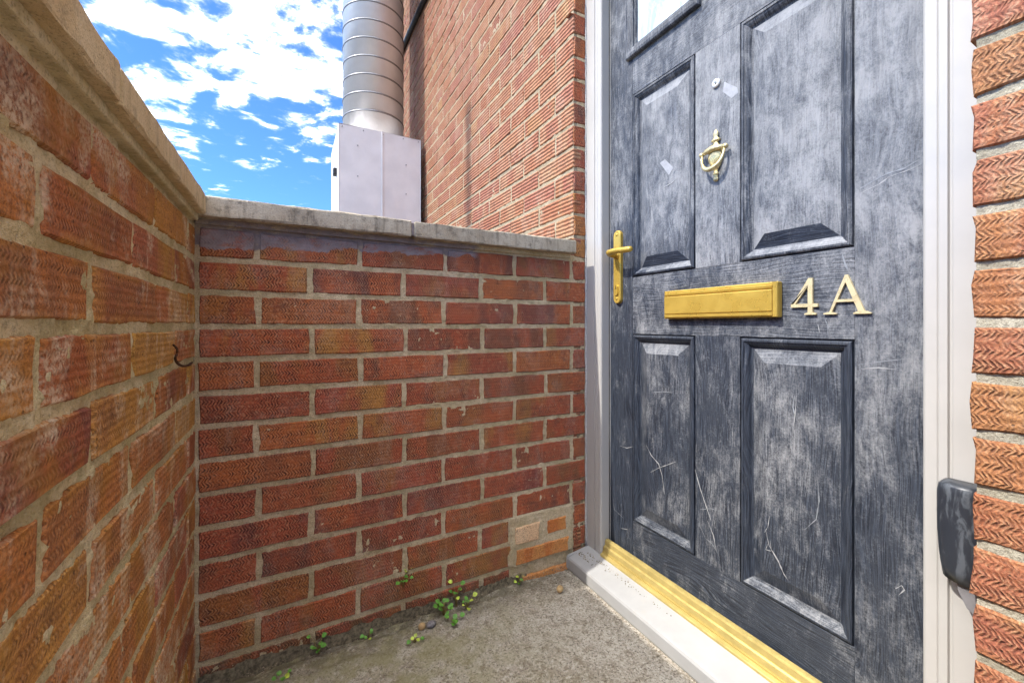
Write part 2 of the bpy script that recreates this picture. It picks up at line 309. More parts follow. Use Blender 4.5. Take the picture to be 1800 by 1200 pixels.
# ------------------------------------------------------------------ object helpers
def empty(name, loc):
    o = bpy.data.objects.new(name, None); COL.objects.link(o); o.location = loc; o.empty_display_size = 0.05; return o
def tag(o, label=None, cat=None, group=None, kind=None):
    for k, v in (('label', label), ('category', cat), ('group', group), ('kind', kind)):
        if v: o[k] = v
    return o
def thing(name, loc, label, cat, group=None): return tag(empty(name, loc), label, cat, group)
def base_of(p):
    v = Vector((0, 0, 0))
    while p is not None: v = v + Vector(p.location); p = p.parent
    return v
def link(name, me, mats, parent=None, smooth=False):
    if not isinstance(mats, (list, tuple)): mats = [mats]
    for m in mats: me.materials.append(m)
    if smooth: me.shade_smooth()
    o = bpy.data.objects.new(name, me); COL.objects.link(o)
    if parent is not None: o.parent = parent
    return o
def poly(name, verts, faces, mat, parent=None, smooth=False, fm=None):
    """mesh given in world coordinates; vertices are stored relative to the parent's origin"""
    b = base_of(parent); me = bpy.data.meshes.new(name)
    me.from_pydata([tuple(Vector(v)-b) for v in verts], [], faces); me.update()
    o = link(name, me, mat, parent, smooth)
    if fm:
        for p, i in zip(me.polygons, fm): p.material_index = i
    bm = bmesh.new(); bm.from_mesh(me); bmesh.ops.recalc_face_normals(bm, faces=bm.faces); bm.to_mesh(me); bm.free()
    return o
def from_bm(name, bm, mat, parent=None, smooth=False):
    b = base_of(parent); bmesh.ops.translate(bm, vec=-b, verts=bm.verts)
    bmesh.ops.recalc_face_normals(bm, faces=bm.faces)
    me = bpy.data.meshes.new(name); bm.to_mesh(me); bm.free(); return link(name, me, mat, parent, smooth)
def bbox(x0, x1, y0, y1, z0, z1, bev=0.0, seg=2):
    bm = bmesh.new(); bmesh.ops.create_cube(bm, size=1)
    bmesh.ops.scale(bm, vec=(x1-x0, y1-y0, z1-z0), verts=bm.verts); bmesh.ops.translate(bm, vec=((x0+x1)/2, (y0+y1)/2, (z0+z1)/2), verts=bm.verts)
    if bev: bmesh.ops.bevel(bm, geom=list(bm.edges), offset=bev, segments=seg, profile=0.5, affect='EDGES')
    return bm
def extrude(pts, axis, a0, a1):
    """closed 2-D outline swept along an axis; axis 'z': pts=(x,y); 'y': pts=(x,z); 'x': pts=(y,z)"""
    n = len(pts); V = []
    for a in (a0, a1):
        for p, q in pts: V.append({'z': (p, q, a), 'y': (p, a, q), 'x': (a, p, q)}[axis])
    F = [(i, (i+1) % n, n+(i+1) % n, n+i) for i in range(n)] + [tuple(range(n)), tuple(range(2*n-1, n-1, -1))]
    return V, F
def tube(path, r, n=10, caps=True):
    path = [Vector(p) for p in path]; V, F = [], []
    rr = r if isinstance(r, (list, tuple)) else [r]*len(path)
    up = Vector((0.13, 0.31, 0.94))
    for i, p in enumerate(path):
        t = (path[min(i+1, len(path)-1)]-path[max(i-1, 0)]).normalized()
        a = t.cross(up).normalized(); b = t.cross(a).normalized()
        for j in range(n): V.append(p+(a*math.cos(2*math.pi*j/n)+b*math.sin(2*math.pi*j/n))*rr[i])
    for i in range(len(path)-1):
        for j in range(n): F.append((i*n+j, i*n+(j+1) % n, (i+1)*n+(j+1) % n, (i+1)*n+j))
    if caps: F += [tuple(range(n)), tuple(range((len(path)-1)*n, len(path)*n))]
    return V, F
def lathe(prof, origin, axis='z', n=24, flat=1.0):
    V, F = [], []; o = Vector(origin)
    for (r, h) in prof:
        for j in range(n):
            c, s = r*math.cos(2*math.pi*j/n), r*math.sin(2*math.pi*j/n)
            V.append(o+(Vector((c*flat, s, h)) if axis == 'z' else Vector((h, c, s))))
    m = len(prof)
    for i in range(m-1):
        for j in range(n): F.append((i*n+j, i*n+(j+1) % n, (i+1)*n+(j+1) % n, (i+1)*n+j))
    F += [tuple(range(n)), tuple(range((m-1)*n, m*n))]
    return V, F
def hash2(i, j, seed):
    n = (i.astype(np.int64)*374761393+j.astype(np.int64)*668265263+seed*1274126177) & 0xffffffff
    n = ((n ^ (n >> 13))*1274126177) & 0xffffffff
    return ((n ^ (n >> 16)) & 0xffff)/65535.0
def vnoise(u, v, seed=0):
    i, j = np.floor(u), np.floor(v); fu, fv = u-i, v-j; fu = fu*fu*(3-2*fu); fv = fv*fv*(3-2*fv)
    a, b, c, d = hash2(i, j, seed), hash2(i+1, j, seed), hash2(i, j+1, seed), hash2(i+1, j+1, seed)
    return (a*(1-fu)+b*fu)*(1-fv)+(c*(1-fu)+d*fu)*fv-0.5
def grid_mesh(name, U, W, P, mat, parent, smooth=True, extra=None):
    """P: (nu,nw,3) array of world points"""
    nu, nw = len(U), len(W); b = np.array(base_of(parent)); V = (P.reshape(-1, 3)-b)
    idx = np.arange(nu*nw).reshape(nu, nw)
    F = np.stack([idx[:-1, :-1], idx[1:, :-1], idx[1:, 1:], idx[:-1, 1:]], -1).reshape(-1, 4).tolist()
    V = V.tolist()
    if extra:
        k = len(V); V += [tuple(Vector(v)-Vector(b)) for v in extra[0]]; F += [tuple(i+k for i in f) for f in extra[1]]
    me = bpy.data.meshes.new(name); me.from_pydata(V, [], F); me.update(); return link(name, me, mat, parent, smooth)

# ------------------------------------------------------------------ brick meshes
def brick_data(L, Hh, D, rng, rough=1.0, bev=0.0024):
    l, h = L/2, Hh/2; j = lambda s: rng.uniform(-s, s)*rough
    per = [(-l+j(.002), -h+j(.0015)), (-l*.33+j(.02), -h+j(.0016)), (l*.35+j(.02), -h+j(.0016)), (l+j(.002), -h+j(.0015)), (l+j(.0024), j(.01)),
           (l+j(.002), h+j(.0015)), (l*.33+j(.02), h+j(.0016)), (-l*.35+j(.02), h+j(.0016)), (-l+j(.002), h+j(.0015)), (-l+j(.0024), j(.01))]
    n = len(per); V = []
    for x, z in per:
        s = 1-bev/l; t = 1-bev/h; V.append((x*s, j(.0009), z*t))
    for x, z in per: V.append((x, bev*1.1+.0004, z))
    for x, z in per: V.append((x, D, z))
    F = [tuple(range(n))]
    for k in range(2):
        for i in range(n): F.append((k*n+i, (k+1)*n+i, (k+1)*n+(i+1) % n, k*n+(i+1) % n))
    F[0] = tuple(reversed(F[0])) if False else F[0]
    return V, F
MESHES = {}
def brick_mesh(L, mat, seedk, Hh=0.065, D=0.03, rough=1.0):
    key = (round(L, 3), mat, seedk, Hh, D)
    if key not in MESHES:
        rng = random.Random(hash((round(L*1000), seedk, int(Hh*1e4))))
        V, F = brick_data(L, Hh, D, rng, rough); me = bpy.data.meshes.new('brick'); me.from_pydata(V, [], F); me.update()
        bm = bmesh.new(); bm.from_mesh(me); bmesh.ops.recalc_face_normals(bm, faces=bm.faces); bm.to_mesh(me); bm.free()
        me.materials.append(M[mat]); MESHES[key] = me
    return MESHES[key]
ROT = {'back': 0.0, 'left': math.pi/2, 'house': -math.pi/2}
def place_brick(parent, wall, u0, u1, z0, z1, depthpos, mat, rng, D=0.03, rough=1.0, name='brick', proud=0.0):
    L, Hh = u1-u0, z1-z0; me = brick_mesh(round(L*500)/500, mat, rng.randrange(6), round(Hh*500)/500, D, rough)
    o = bpy.data.objects.new(name, me); COL.objects.link(o); o.parent = parent
    u, z = (u0+u1)/2, (z0+z1)/2; d = proud+rng.uniform(-.0012, .0010)
    w = {'back': (u, depthpos+d, z), 'left': (depthpos-d, u, z), 'house': (depthpos+d, u, z)}[wall]
    o.location = Vector(w)-base_of(parent); o.rotation_euler = (rng.uniform(-.006, .006), rng.uniform(-.005, .005), ROT[wall]+rng.uniform(-.006, .006))
    return o
def brick_stuff(parent, wall, items, depthpos, mat, seed=1):
    rng = random.Random(seed); V, F, R = [], [], []; b = base_of(parent)
    for (u0, u1, z0, z1) in items:
        v, f = brick_data(u1-u0, z1-z0, 0.03, rng); k = len(V); u, z = (u0+u1)/2, (z0+z1)/2
        V += [(x+(-u if wall == 'house' else u), y, zz+z) for x, y, zz in v]; F += [tuple(i+k for i in q) for q in f]; R += [rng.random()]*len(v)
    me = bpy.data.meshes.new('brick_mass'); me.from_pydata(V, [], F); me.update()
    at = me.attributes.new('brick_rnd', 'FLOAT', 'POINT'); at.data.foreach_set('value', R)
    bm = bmesh.new(); bm.from_mesh(me); bmesh.ops.recalc_face_normals(bm, faces=bm.faces); bm.to_mesh(me); bm.free()
    o = link('brick_mass', me, M[mat], parent); o.rotation_euler[2] = ROT[wall]
    o.location = Vector({'back': (0, depthpos, 0), 'left': (depthpos, 0, 0), 'house': (depthpos, 0, 0)}[wall])-b
    o['kind'] = 'stuff'; return o
def mortar_sheet(parent, wall, u0, u1, z0, z1, res, depthpos, rec, mat, seed, thick, amp=1.0, cut=None):
    U = np.arange(u0, u1+res*.5, res); W = np.arange(z0, z1+res*.5, res); uu, ww = np.meshgrid(U, W, indexing='ij')
    n = vnoise(uu*45, ww*45, seed)*.0030+vnoise(uu*130, ww*130, seed+1)*.0030+vnoise(uu*320, ww*320, seed+2)*.0012
    d = rec+n*amp
    if cut is not None: d = cut(uu, ww, d)
    P = np.zeros(uu.shape+(3,))
    if wall == 'back': P[..., 0] = uu; P[..., 1] = depthpos+d
    elif wall == 'left': P[..., 0] = depthpos-d; P[..., 1] = uu
    else: P[..., 0] = depthpos+d; P[..., 1] = uu
    P[..., 2] = ww
    a, b_ = depthpos+.016, depthpos+thick
    if wall == 'back': bx = (u0, u1, a, b_, z0, z1)
    elif wall == 'left': bx = (depthpos-thick, depthpos-.016, u0, u1, z0, z1)
    else: bx = (a, b_, u0, u1, z0, z1)
    x0, x1, y0, y1, q0, q1 = bx
    ev = [(x, y, z) for x in (x0, x1) for y in (y0, y1) for z in (q0, q1)]; ef = [(0, 1, 3, 2), (4, 6, 7, 5), (0, 4, 5, 1), (2, 3, 7, 6), (0, 2, 6, 4), (1, 5, 7, 3)]
    return grid_mesh('mortar', U, W, P, mat, parent, True, (ev, ef))

# plan: back wall faces -Y at YB, left wall faces +X at XLW, house faces -X at XH, frame recessed at XF, door leaf at XD
YB, XLW, XH, XF, XD = 1.13, -0.186, 0.838, 0.890, 0.925
PITCH = 0.0747; Z0 = H+0.1464              # Z0: bed joint level; courses go up and down from here
JT = 0.0125                                  # joint width
# ------------------------------------------------------------------ setting
gv = [(-400, -400, -.06), (400, -400, -.06), (400, 400, -.06), (-400, 400, -.06)]
tag(poly('ground', gv, [(0, 1, 2, 3)], M['ground']), kind='structure')
U = np.arange(-0.20, 0.96, 0.007); W = np.arange(-1.6, 1.15, 0.007); uu, ww = np.meshgrid(U, W, indexing='ij')
zz = vnoise(uu*3, ww*3, 3)*.008+vnoise(uu*14, ww*14, 4)*.004+vnoise(uu*70, ww*70, 5)*.0022+vnoise(uu*140, ww*140, 6)*.0014
rag = vnoise(uu*9, ww*0+1, 8)*.05+vnoise(uu*34, ww*20, 9)*.02
trench = np.clip(1-np.abs((ww-1.115-rag*.3)/.022), 0, 1)*np.clip((0.62-uu)/.15, 0, 1); zz = zz-trench*.010
lip = np.clip(1-np.abs((ww-1.035-rag*.5)/.02), 0, 1)*np.clip((0.24-uu)/.1, 0, 1)*np.clip((uu+.02)/.1, 0, 1); zz = zz+lip*.008
zz = zz-np.clip((uu-.60)/.2, 0, 1)*.010
P = np.stack([uu, ww, zz+.004], -1)
ev = [(x, y, z) for x in (-.2, .955) for y in (-1.6, 1.145) for z in (-.07, -.045)]
path = grid_mesh('concrete_path', U, W, P, M['concrete'], None); tag(path, kind='structure')

# ------------------------------------------------------------------ back parapet wall
bw = thing('parapet_wall', (0.32, YB, 0), 'low red brick wall with zigzag textured bricks under concrete coping, meeting the door frame', 'wall')
rng = random.Random(11)
def patch_cut(uu, ww, d):
    e = vnoise(uu*60, ww*60, 77)*.014
    m = (uu > .592+e) & (uu < .832) & (ww < H-.598+e*.5) & (ww > H-.752+e)
    return np.where(m, -.0015+(d-.0028)*.8, d)
mortar_sheet(bw, 'back', -0.192, 0.8875, -0.05, H+0.2325, 0.0036, YB, 0.0028, M['mortar_back'], 21, 0.22, cut=patch_cut)
PB = 0.2276
for r in range(-1, 13):                     # r=-1 is the top course
    zt = Z0-PITCH*r; zb = zt-PITCH; odd = (r % 2 == 1) or r == -1
    zt -= JT/2; zb += JT/2
    first = -0.0696 if odd else 0.0453
    js = [-0.179] + [first+PB*i+rng.uniform(-.004, .004) for i in range(5)]
    js = [j for j in js if j < 0.80]
    if odd: js += [0.8303, 0.893]
    else: js += [0.893]
    for a, b in zip(js[:-1], js[1:]):
        u0 = a+JT/2 if a > -.17 else a; u1 = b-JT/2
        mid = (u0+u1)/2
        if r in (10, 11) and 0.60 < mid < 0.83: 
            if u0 < .57: u1 = .594
            else: continue
        if r >= 10 and u0 < .60 < u1 and u1 > .62: u1 = .595+rng.uniform(-.008, .004)
        if r >= 10 and u0 < .82 and u1 > .85 and u0 > .6: u0 = .838
        if u1-u0 < 0.02: continue
        zz0 = zb+rng.uniform(-.001, .001); zz1 = zt+rng.uniform(-.001, .001)
        place_brick(bw, 'back', u0, u1, zz0, zz1, YB, 'brick_back', rng)
# repair with smooth pale bricks set in grey cement
def on_back(x, y):
    t = (x-900)/728; v = (571-y)/728; c_, s_ = math.cos(math.radians(28.1)), math.sin(math.radians(28.1)); d = YB/(c_-t*s_)
    return (t*c_+s_)*d, v*d+H
for (x0, y0, x1, y1, mt) in ((905, 923, 947, 951, 'brick_cream'), (962, 910, 994, 933, 'brick_patch'), (907, 954, 998, 979, 'brick_patch'), (918, 1000, 1000, 1024, 'brick_patch')):
    ax, az = on_back(x0, (y0+y1)/2); bx_, bz = on_back(x1, (y0+y1)/2); hh = (y1-y0)/728*1.33
    zc = on_back((x0+x1)/2, (y0+y1)/2)[1]
    place_brick(bw, 'back', ax, bx_, zc-hh/2, zc+hh/2, YB, mt, rng, proud=-.0052, rough=1.5)
for r in (10, 11):
    zt = Z0-PITCH*r-JT/2; place_brick(bw, 'back', .842, .888, zt-PITCH+JT, zt, YB, 'brick_back', rng)
def coping(parent, x0, x1, y0, y1, z0, z1, mat, seed, long_axis):
    bm = bbox(x0, x1, y0, y1, z0, z1, 0.004, 2)
    L = (x1-x0) if long_axis == 'x' else (y1-y0); ax = 0 if long_axis == 'x' else 1
    n = int(L/0.03); lo = x0 if ax == 0 else y0; nv = Vector((1, 0, 0) if ax == 0 else (0, 1, 0))
    for i in range(1, n):
        co = Vector((0, 0, 0)); co[ax] = lo+L*i/n
        bmesh.ops.bisect_plane(bm, geom=bm.verts[:]+bm.edges[:]+bm.faces[:], plane_co=co, plane_no=nv)
    rg = random.Random(seed)
    for v in bm.verts: v.co += Vector((rg.uniform(-1, 1), rg.uniform(-1, 1), rg.uniform(-1, 1)))*0.0012
    return from_bm('coping_stone', bm, mat, parent)
CZ0, CZ1 = H+0.234, H+0.278
coping(bw, -0.45, 0.2835, 1.094, 1.40, CZ0+.001, CZ1, M['coping_back'], 1, 'x')
coping(bw, 0.2905, 0.8225, 1.0935, 1.40, CZ0-.001, CZ1-.002, M['coping_back'], 2, 'x')
from_bm('joint_mortar', bbox(0.283, 0.291, 1.099, 1.39, CZ0+.004, CZ1-.006, 0.001, 1), M['mortar_back'], bw)
from_bm('bed_mortar', bbox(-0.186, 0.824, 1.122, 1.36, H+.2215, CZ0+.003, 0.003, 2), M['mortar_back'], bw)

# ------------------------------------------------------------------ left parapet wall
lw = thing('parapet_wall', (XLW, 0.2, 0), 'lime-stained orange brick wall with a rusty hook, beside the path opposite the door', 'wall')
rng = random.Random(23)
mortar_sheet(lw, 'left', -1.55, 1.35, -0.05, H+0.2325, 0.0045, XLW, 0.0026, M['mortar_left'], 31, 0.22, 1.25)
PL = 0.2300; far_items = []
for r in range(-1, 13):
    zt = Z0-PITCH*r-JT/2; zb = zt-PITCH+JT; odd = (r % 2 == 1) or r == -1
    first = 0.5989 if odd else 0.4936
    js = sorted([first+PL*i+rng.uniform(-.005, .005) for i in range(-9, 3)]); js = [j for j in js if -1.5 < j < 1.09]+[1.133]
    for a, b in zip(js[:-1], js[1:]):
        u0, u1 = a+JT/2, b-JT/2 if b < 1.12 else b
        if u1-u0 < .02: continue
        if u1 < -0.45: far_items.append((u0, u1, zb, zt))
        else: place_brick(lw, 'left', u0, u1, zb+rng.uniform(-.0015, .0015), zt+rng.uniform(-.0015, .0015), XLW, 'brick_left', rng, rough=1.3)
brick_stuff(lw, 'left', far_items, XLW, 'brick_left', 5)
for a, b, s in ((0.594, 1.089, 3), (-0.10, 0.586, 4), (-0.80, -0.108, 5), (-1.5, -0.808, 6)):
    coping(lw, -0.45, -0.160, a, b, CZ0+.002, CZ1+.001, M['coping_left'], s, 'y')
for y in (0.590, -0.104): from_bm('joint_mortar', bbox(-0.44, -0.166, y-.006, y+.006, CZ0+.004, CZ1-.005, 0.001, 1), M['mortar_left'], lw)
from_bm('bed_mortar', bbox(-0.42, -0.1745, -1.5, 1.10, H+.2235, CZ0+.004, 0.003, 2), M['mortar_left'], lw)

# ------------------------------------------------------------------ house
house = thing('house', (XH, 1.13, 0), 'tall sunlit orange brick house wall with horizontally ridged bricks', 'house')
YP = 0.2071; TOP = 5.6; YEND = 4.7
rng = random.Random(37)
cth, sth = math.cos(math.radians(28.1)), math.sin(math.radians(28.1))
def seen(X, Y, z):
    r = X*cth-Y*sth; d = X*sth+Y*cth
    if d < 0.2: return False
    px, py = 900+728*r/d, 571-728*(z-H)/d
    return -30 < px < 1830 and -30 < py < 1230 and not (px < 700) and z > H+.10
mortar_sheet(house, 'house', YB+.003, YEND, 0.0, 3.95, 0.011, XH, 0.0026, M['mortar_house'], 41, 0.25, 0.9)
mortar_sheet(house, 'house', -0.12, YP-.004, -0.05, 2.2, 0.0045, XH, 0.0042, M['mortar_pier'], 45, 0.25, 1.0)
core = [(XH+.006, XH+.25, YB+.003, YEND, 3.95, TOP), (XH+.006, XH+.25, -1.6, -0.12, -.05, TOP), (XH+.006, XH+.25, -0.12, YB+.003, 2.2, TOP)]
for c in core: from_bm('mortar', bbox(*c), M['mortar_house'], house)
rest = []; vis = []
r = -40
HP = 0.0757
nrow = int((TOP)/HP)
for i in range(nrow):
    zb = (Z0 % HP)+HP*i+.005-HP; zt = zb+HP-.010
    if zt < .03: continue
    odd = i % 2
    js = [YB+.002]+[YB+(0.112 if odd else 0.2245)+0.2255*k+rng.uniform(-.004, .004) for k in range(0, 16)]; js = [j for j in js if j < YEND]
    for a, b in zip(js[:-1], js[1:]):
        u0, u1 = (a if a < YB+.01 else a+.0045), b-.0045
        m = ((u0+u1)/2, (zb+zt)/2)
        (vis if seen(XH, m[0], m[1]) and m[0] < 3.6 and m[0] > 1.1 else rest).append((u0, u1, zb, zt))
# pier beside the door
pier = []; pier_rest = []
PP = 0.0772; zpj = H+0.0045
for i in range(-10, 18):
    zb = zpj+PP*i+JT/2; zt = zb+PP-JT-.001
    if zb < 0.0 or zt > 2.2: continue
    u1 = YP+rng.uniform(-.002, .0015); L = 0.212 if i % 2 else 0.102
    pier.append((u1-L, u1, zb, zt, 'p'))
    u = u1-L-.010; q = 0
    while u-.216 > -1.58:
        (pier if q < 1 and i % 2 == 0 else pier_rest).append((u-.216, u, zb, zt, 'q')); u -= .2275; q += 1
vis.sort(key=lambda q: (q[0]**2+(q[2]-H)**2))
nmax = 300-len(pier)-16
rest += vis[nmax:]; vis = vis[:nmax]
for u0, u1, zb, zt in vis: place_brick(house, 'house', u0, u1, zb+rng.uniform(-.0012, .0012), zt+rng.uniform(-.0012, .0012), XH, 'brick_house', rng)
for u0, u1, zb, zt, k in pier: place_brick(house, 'house', u0, u1, zb, zt, XH, 'brick_pier', rng, D=0.1, rough=1.6)
# brick ends of the reveal on the hinge side, above the parapet coping
i0 = int((H+.28)/HP)
for i in range(nrow):
    zb = (Z0 % HP)+HP*i+JT/2-HP; zt = zb+HP-JT
    if zb < H+.222 or zt > 2.12: continue
    o = place_brick(house, 'back', XH+.0022, XF+.004, zb, zt, YB+.0005, 'brick_back', rng, rough=1.6)
from_bm('mortar', bbox(XH+.004, XF+.06, YB+.0042, YB+.2, H+.225, 2.2), M['mortar_house'], house)
# the rest of the facade, over the door and behind the viewer
for i in range(nrow):
    zb = (Z0 % HP)+HP*i+JT/2-HP; zt = zb+HP-JT
    if zt < .03: continue
    s = 0.112*(i % 2); lo, hi = -1.58, YB
    if zb < zpj+PP*18+.004: continue
    u = lo+s
    while u+.215 < hi:
        rest.append((u, u+.2155, zb, zt)); u += .2255
brick_stuff(house, 'house', rest, XH, 'brick_house', 9); brick_stuff(house, 'house', [q[:4] for q in pier_rest], XH, 'brick_pier', 12)
# house volume behind the facade
from_bm('house_core', bbox(XH+.26, XH+5.0, -1.55, YEND-.02, -.05, TOP-.02), M['inner'], house)
from_bm('roof_edge', bbox(XH-.06, XH+5.1, -1.65, YEND+.08, TOP, TOP+.12, .01, 1), M['pvc'], house)
# ------------------------------------------------------------------ door frame, sill, threshold (parts of the house)
fr = empty('door_frame', (0, 0, 0)); fr.parent = house; fr.location = Vector((XF, 0.663, 0))-Vector(house.location)
YC = 0.663; FT = 2.12; LT = 2.065
def jamb(sg):
    Y = lambda d: YC+sg*d
    pts = [(XF+.07, Y(.4665)), (XF, Y(.4665)), (XF, Y(.423)), (XF+.0035, Y(.4215)), (XF+.0035, Y(.4185)), (XF-.001, Y(.417)), (XF-.001, Y(.408)), (XF+.0005, Y(.4065)), (XF-.001, Y(.405)),
           (XF-.001, Y(.392)), (XF+.0012, Y(.3892)), (XF+.004, Y(.388)), (XF+.033, Y(.3872)), (XF+.034, Y(.3835)), (XF+.07, Y(.3835))]
    V, F = extrude(pts, 'z', H-.762, FT); return poly('jamb', V, F, M['pvc'], fr)
jamb(1); jamb(-1)
from_bm('head', bbox(XF, XF+.07, YC-.466, YC+.466, FT-.063, FT+.03, .003, 2), M['pvc'], fr)
for sg in (1, -1):
    V, F = extrude([(XF+.032, YC+sg*.3872), (XF+.032, YC+sg*.3845), (XF+.044, YC+sg*.3845), (XF+.044, YC+sg*.3872)], 'z', H-.72, FT-.06); poly('gasket', V, F, M['rubber'], fr)
# mastic bead between jamb and brick
bead = [(XF-.002, YB-.0005+0*i, H+.23+i*.02) for i in range(45)]
V, F = tube([(XF-.001, 1.1285, H-.755)]+[(XF-.001+random.uniform(-.0012, .0012), 1.1285+random.uniform(-.001, .001), z) for z in np.arange(H-.73, FT, .018)], .0035, 6); poly('sealant', V, F, M['cement'], fr, True)
V, F = extrude([(.812, H-.812), (.8065, H-.800), (.8065, H-.770), (.8095, H-.7645), (.815, H-.7625), (.887, H-.7465), (.94, H-.7465), (.94, H-.812)], 'y', YP+.004, 1.1165)
sill = poly('sill', V, F, M['sill'], fr)
V, F = extrude([(.812, H-.811), (.8045, H-.799), (.8045, H-.769), (.8075, H-.7625), (.815, H-.7605), (.888, H-.7515), (.888, H-.811)], 'y', 1.1168, 1.1255); poly('end_cap', V, F, M['sill'], fr)
thr = empty('threshold', (0, 0, 0)); bpy.data.objects.remove(thr)
y0t, y1t = YC-.386, YC+.386
def strip(name, pts, mat, par): V, F = extrude(pts, 'y', y0t, y1t); return poly(name, V, F, mat, par)
strip('threshold', [(.884, H-.7553), (.884, H-.7415), (.8855, H-.7395), (.8925, H-.7375), (.8932, H-.7375), (.8932, H-.7330), (.8955, H-.7330), (.8965, H-.7235), (.898, H-.7190), (.9015, H-.7165), (.9030, H-.7165), (.9045, H-.7035), (.907, H-.699), (.915, H-.6975), (.918, H-.699), (.918, H-.7553)], M['gold_strip'], fr)

# ------------------------------------------------------------------ front door
door = thing('front_door', (XD, YC, H-.70), 'weathered dark blue-grey panelled front door with gold letter plate and 4A numerals', 'door')
D2 = XD+.044
yl, yr = YC+.3868, YC-.3868; bot = H-.705
P_out = ((YC+.0605, YC+.2835), (YC-.2835, YC-.0605))   # panel openings either side of the mullion
ZL = (H-.600, H-.0275); ZU = (H+.1455, H+.704); ZW = (H+.826, H+1.17)
def slab(name, y0, y1, z0, z1, mat, dx=0.0): return from_bm(name, bbox(XD+dx, D2, y0, y1, z0, z1, .0007, 1), mat, door)
slab('stile', P_out[0][1]+.0002, yl, bot, LT, M['door_hinge']); slab('stile', yr, P_out[1][0]-.0002, bot, LT, M['door_outer'])
for a, b in ((bot, ZL[0]), (ZL[1], ZU[0]), (ZU[1], ZW[0]), (ZW[1], LT)): slab('rail', P_out[1][0], P_out[0][1], a, b, M['door_h'], .0006)
for a, b in (ZL, ZU, ZW): slab('mullion', P_out[1][1], P_out[0][0], a, b, M['door_v'], .0003)
def frame_rings(y0, y1, z0, z1, prof, closed_inner=None):
    V, F = [], []
    for ins, dep in prof: V += [(XD+dep, y0+ins, z0+ins), (XD+dep, y1-ins, z0+ins), (XD+dep, y1-ins, z1-ins), (XD+dep, y0+ins, z1-ins)]
    side = []
    for i in range(len(prof)-1):
        for j in range(4): F.append((i*4+j, i*4+(j+1) % 4, (i+1)*4+(j+1) % 4, (i+1)*4+j)); side.append(j)
    return V, F, side
MOULD = [(.0, .012), (.0, .005), (.0028, .0052), (.0036, -.0012), (.0062, -.0030), (.0100, -.0032), (.0112, -.0008), (.0125, -.0006), (.0150, .0006), (.0190, .0040), (.0222, .0092), (.0262, .0105), (.0262, .016)]
for (z0, z1) in (ZL, ZU):
    for (y0, y1) in P_out:
        BV = [(.0255, .0108), (.0275, .0106), (.0545, .0012), (.0565, .0006)]
        V, F, side = frame_rings(y0, y1, z0, z1, BV)
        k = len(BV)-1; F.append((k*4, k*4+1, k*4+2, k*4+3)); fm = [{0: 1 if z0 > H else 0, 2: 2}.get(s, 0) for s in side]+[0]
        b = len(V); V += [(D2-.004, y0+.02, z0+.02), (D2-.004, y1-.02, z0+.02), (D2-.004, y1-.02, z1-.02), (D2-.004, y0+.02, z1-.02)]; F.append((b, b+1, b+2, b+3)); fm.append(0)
        pn = poly('panel', V, F, [M['door_panel'], M['door_bevel_dark'], M['door_pale']], door, fm=fm)
        V, F, side = frame_rings(y0, y1, z0, z1, MOULD)
        poly('moulding', V, F, [M['door_mould'], M['door_pale']], pn, fm=[1 if (s == 0 and i//4 >= 5) else 0 for i, s in enumerate(side)])
WM = [(-.018, .0), (-.018, -.010), (-.015, -.0135), (-.008, -.0150), (.004, -.0130), (.010, -.0090), (.0115, -.0050), (.0165, -.0046), (.0185, .001), (.0185, .012)]
for (y0, y1) in P_out:
    V, F, side = frame_rings(y0, y1, ZW[0]+.0075, ZW[1], WM)
    gf = poly('glazing_frame', V, F, [M['door_mould']], door)
    from_bm('pane', bbox(XD+.003, XD+.016, y0+.014, y1-.014, ZW[0]+.0215, ZW[1]-.014), M['glass'], gf)
# letter plate
lp = from_bm('letter_plate', bbox(.909, XD, .5075, .8105, H+.0165, H+.0925, .002, 2), M['gold'], door)
V, F = extrude([(.912, H+.0195), (.9065, H+.0195), (.9055, H+.021), (.9055, H+.0275), (.9085, H+.0280), (.9085, H+.0298), (.9055, H+.0305), (.9048, H+.0745), (.9052, H+.0755), (.9085, H+.0762), (.9085, H+.0785), (.9060, H+.0795), (.9055, H+.0845), (.9075, H+.0858), (.9075, H+.0872), (.912, H+.0872)], 'y', .5185, .8065)
fl = poly('flap', V, F, M['gold'], lp)
V, F = extrude([(.912, .5075), (.907, .5080), (.9048, .5105), (.9048, .5165), (.9065, .5178), (.912, .518)], 'z', H+.018, H+.0915); poly('end_cap', V, F, M['gold'], lp)
# numerals 4 and A
def numeral(name, polys):
    V, F = [], []
    for pi, pts in enumerate(polys):
        # x measured to the right as seen from outside = -Y
        q = [(.0, .0)]*0; n = len(pts); k = len(V)
        for dep in (XD-.0045-pi*.00025, XD+.0005):
            for (a, b) in pts: V.append((dep, a, b))
        F += [tuple(range(k, k+n)), tuple(range(k+2*n-1, k+n-1, -1))]+[(k+i, k+(i+1) % n, k+n+(i+1) % n, k+n+i) for i in range(n)]
    return poly(name, V, F, M['numeral'], door)
def N(ox, pts): return [(ox-a*.001, H+.0205+b*.001) for a, b in pts]
nf = numeral('numeral', [N(.4885, [(0, 16), (33, 74), (37, 74), (37, 66), (8, 22), (0, 22)]), N(.4885, [(0.5, 15.5), (50, 15.5), (50, 22.4), (0.5, 22.4)]), N(.4885, [(32.2, 5), (40.8, 5), (40.8, 74), (32.2, 70)]), N(.4885, [(26, 0), (47, 0), (47, 2.6), (41, 5), (32, 5), (26, 2.6)])])
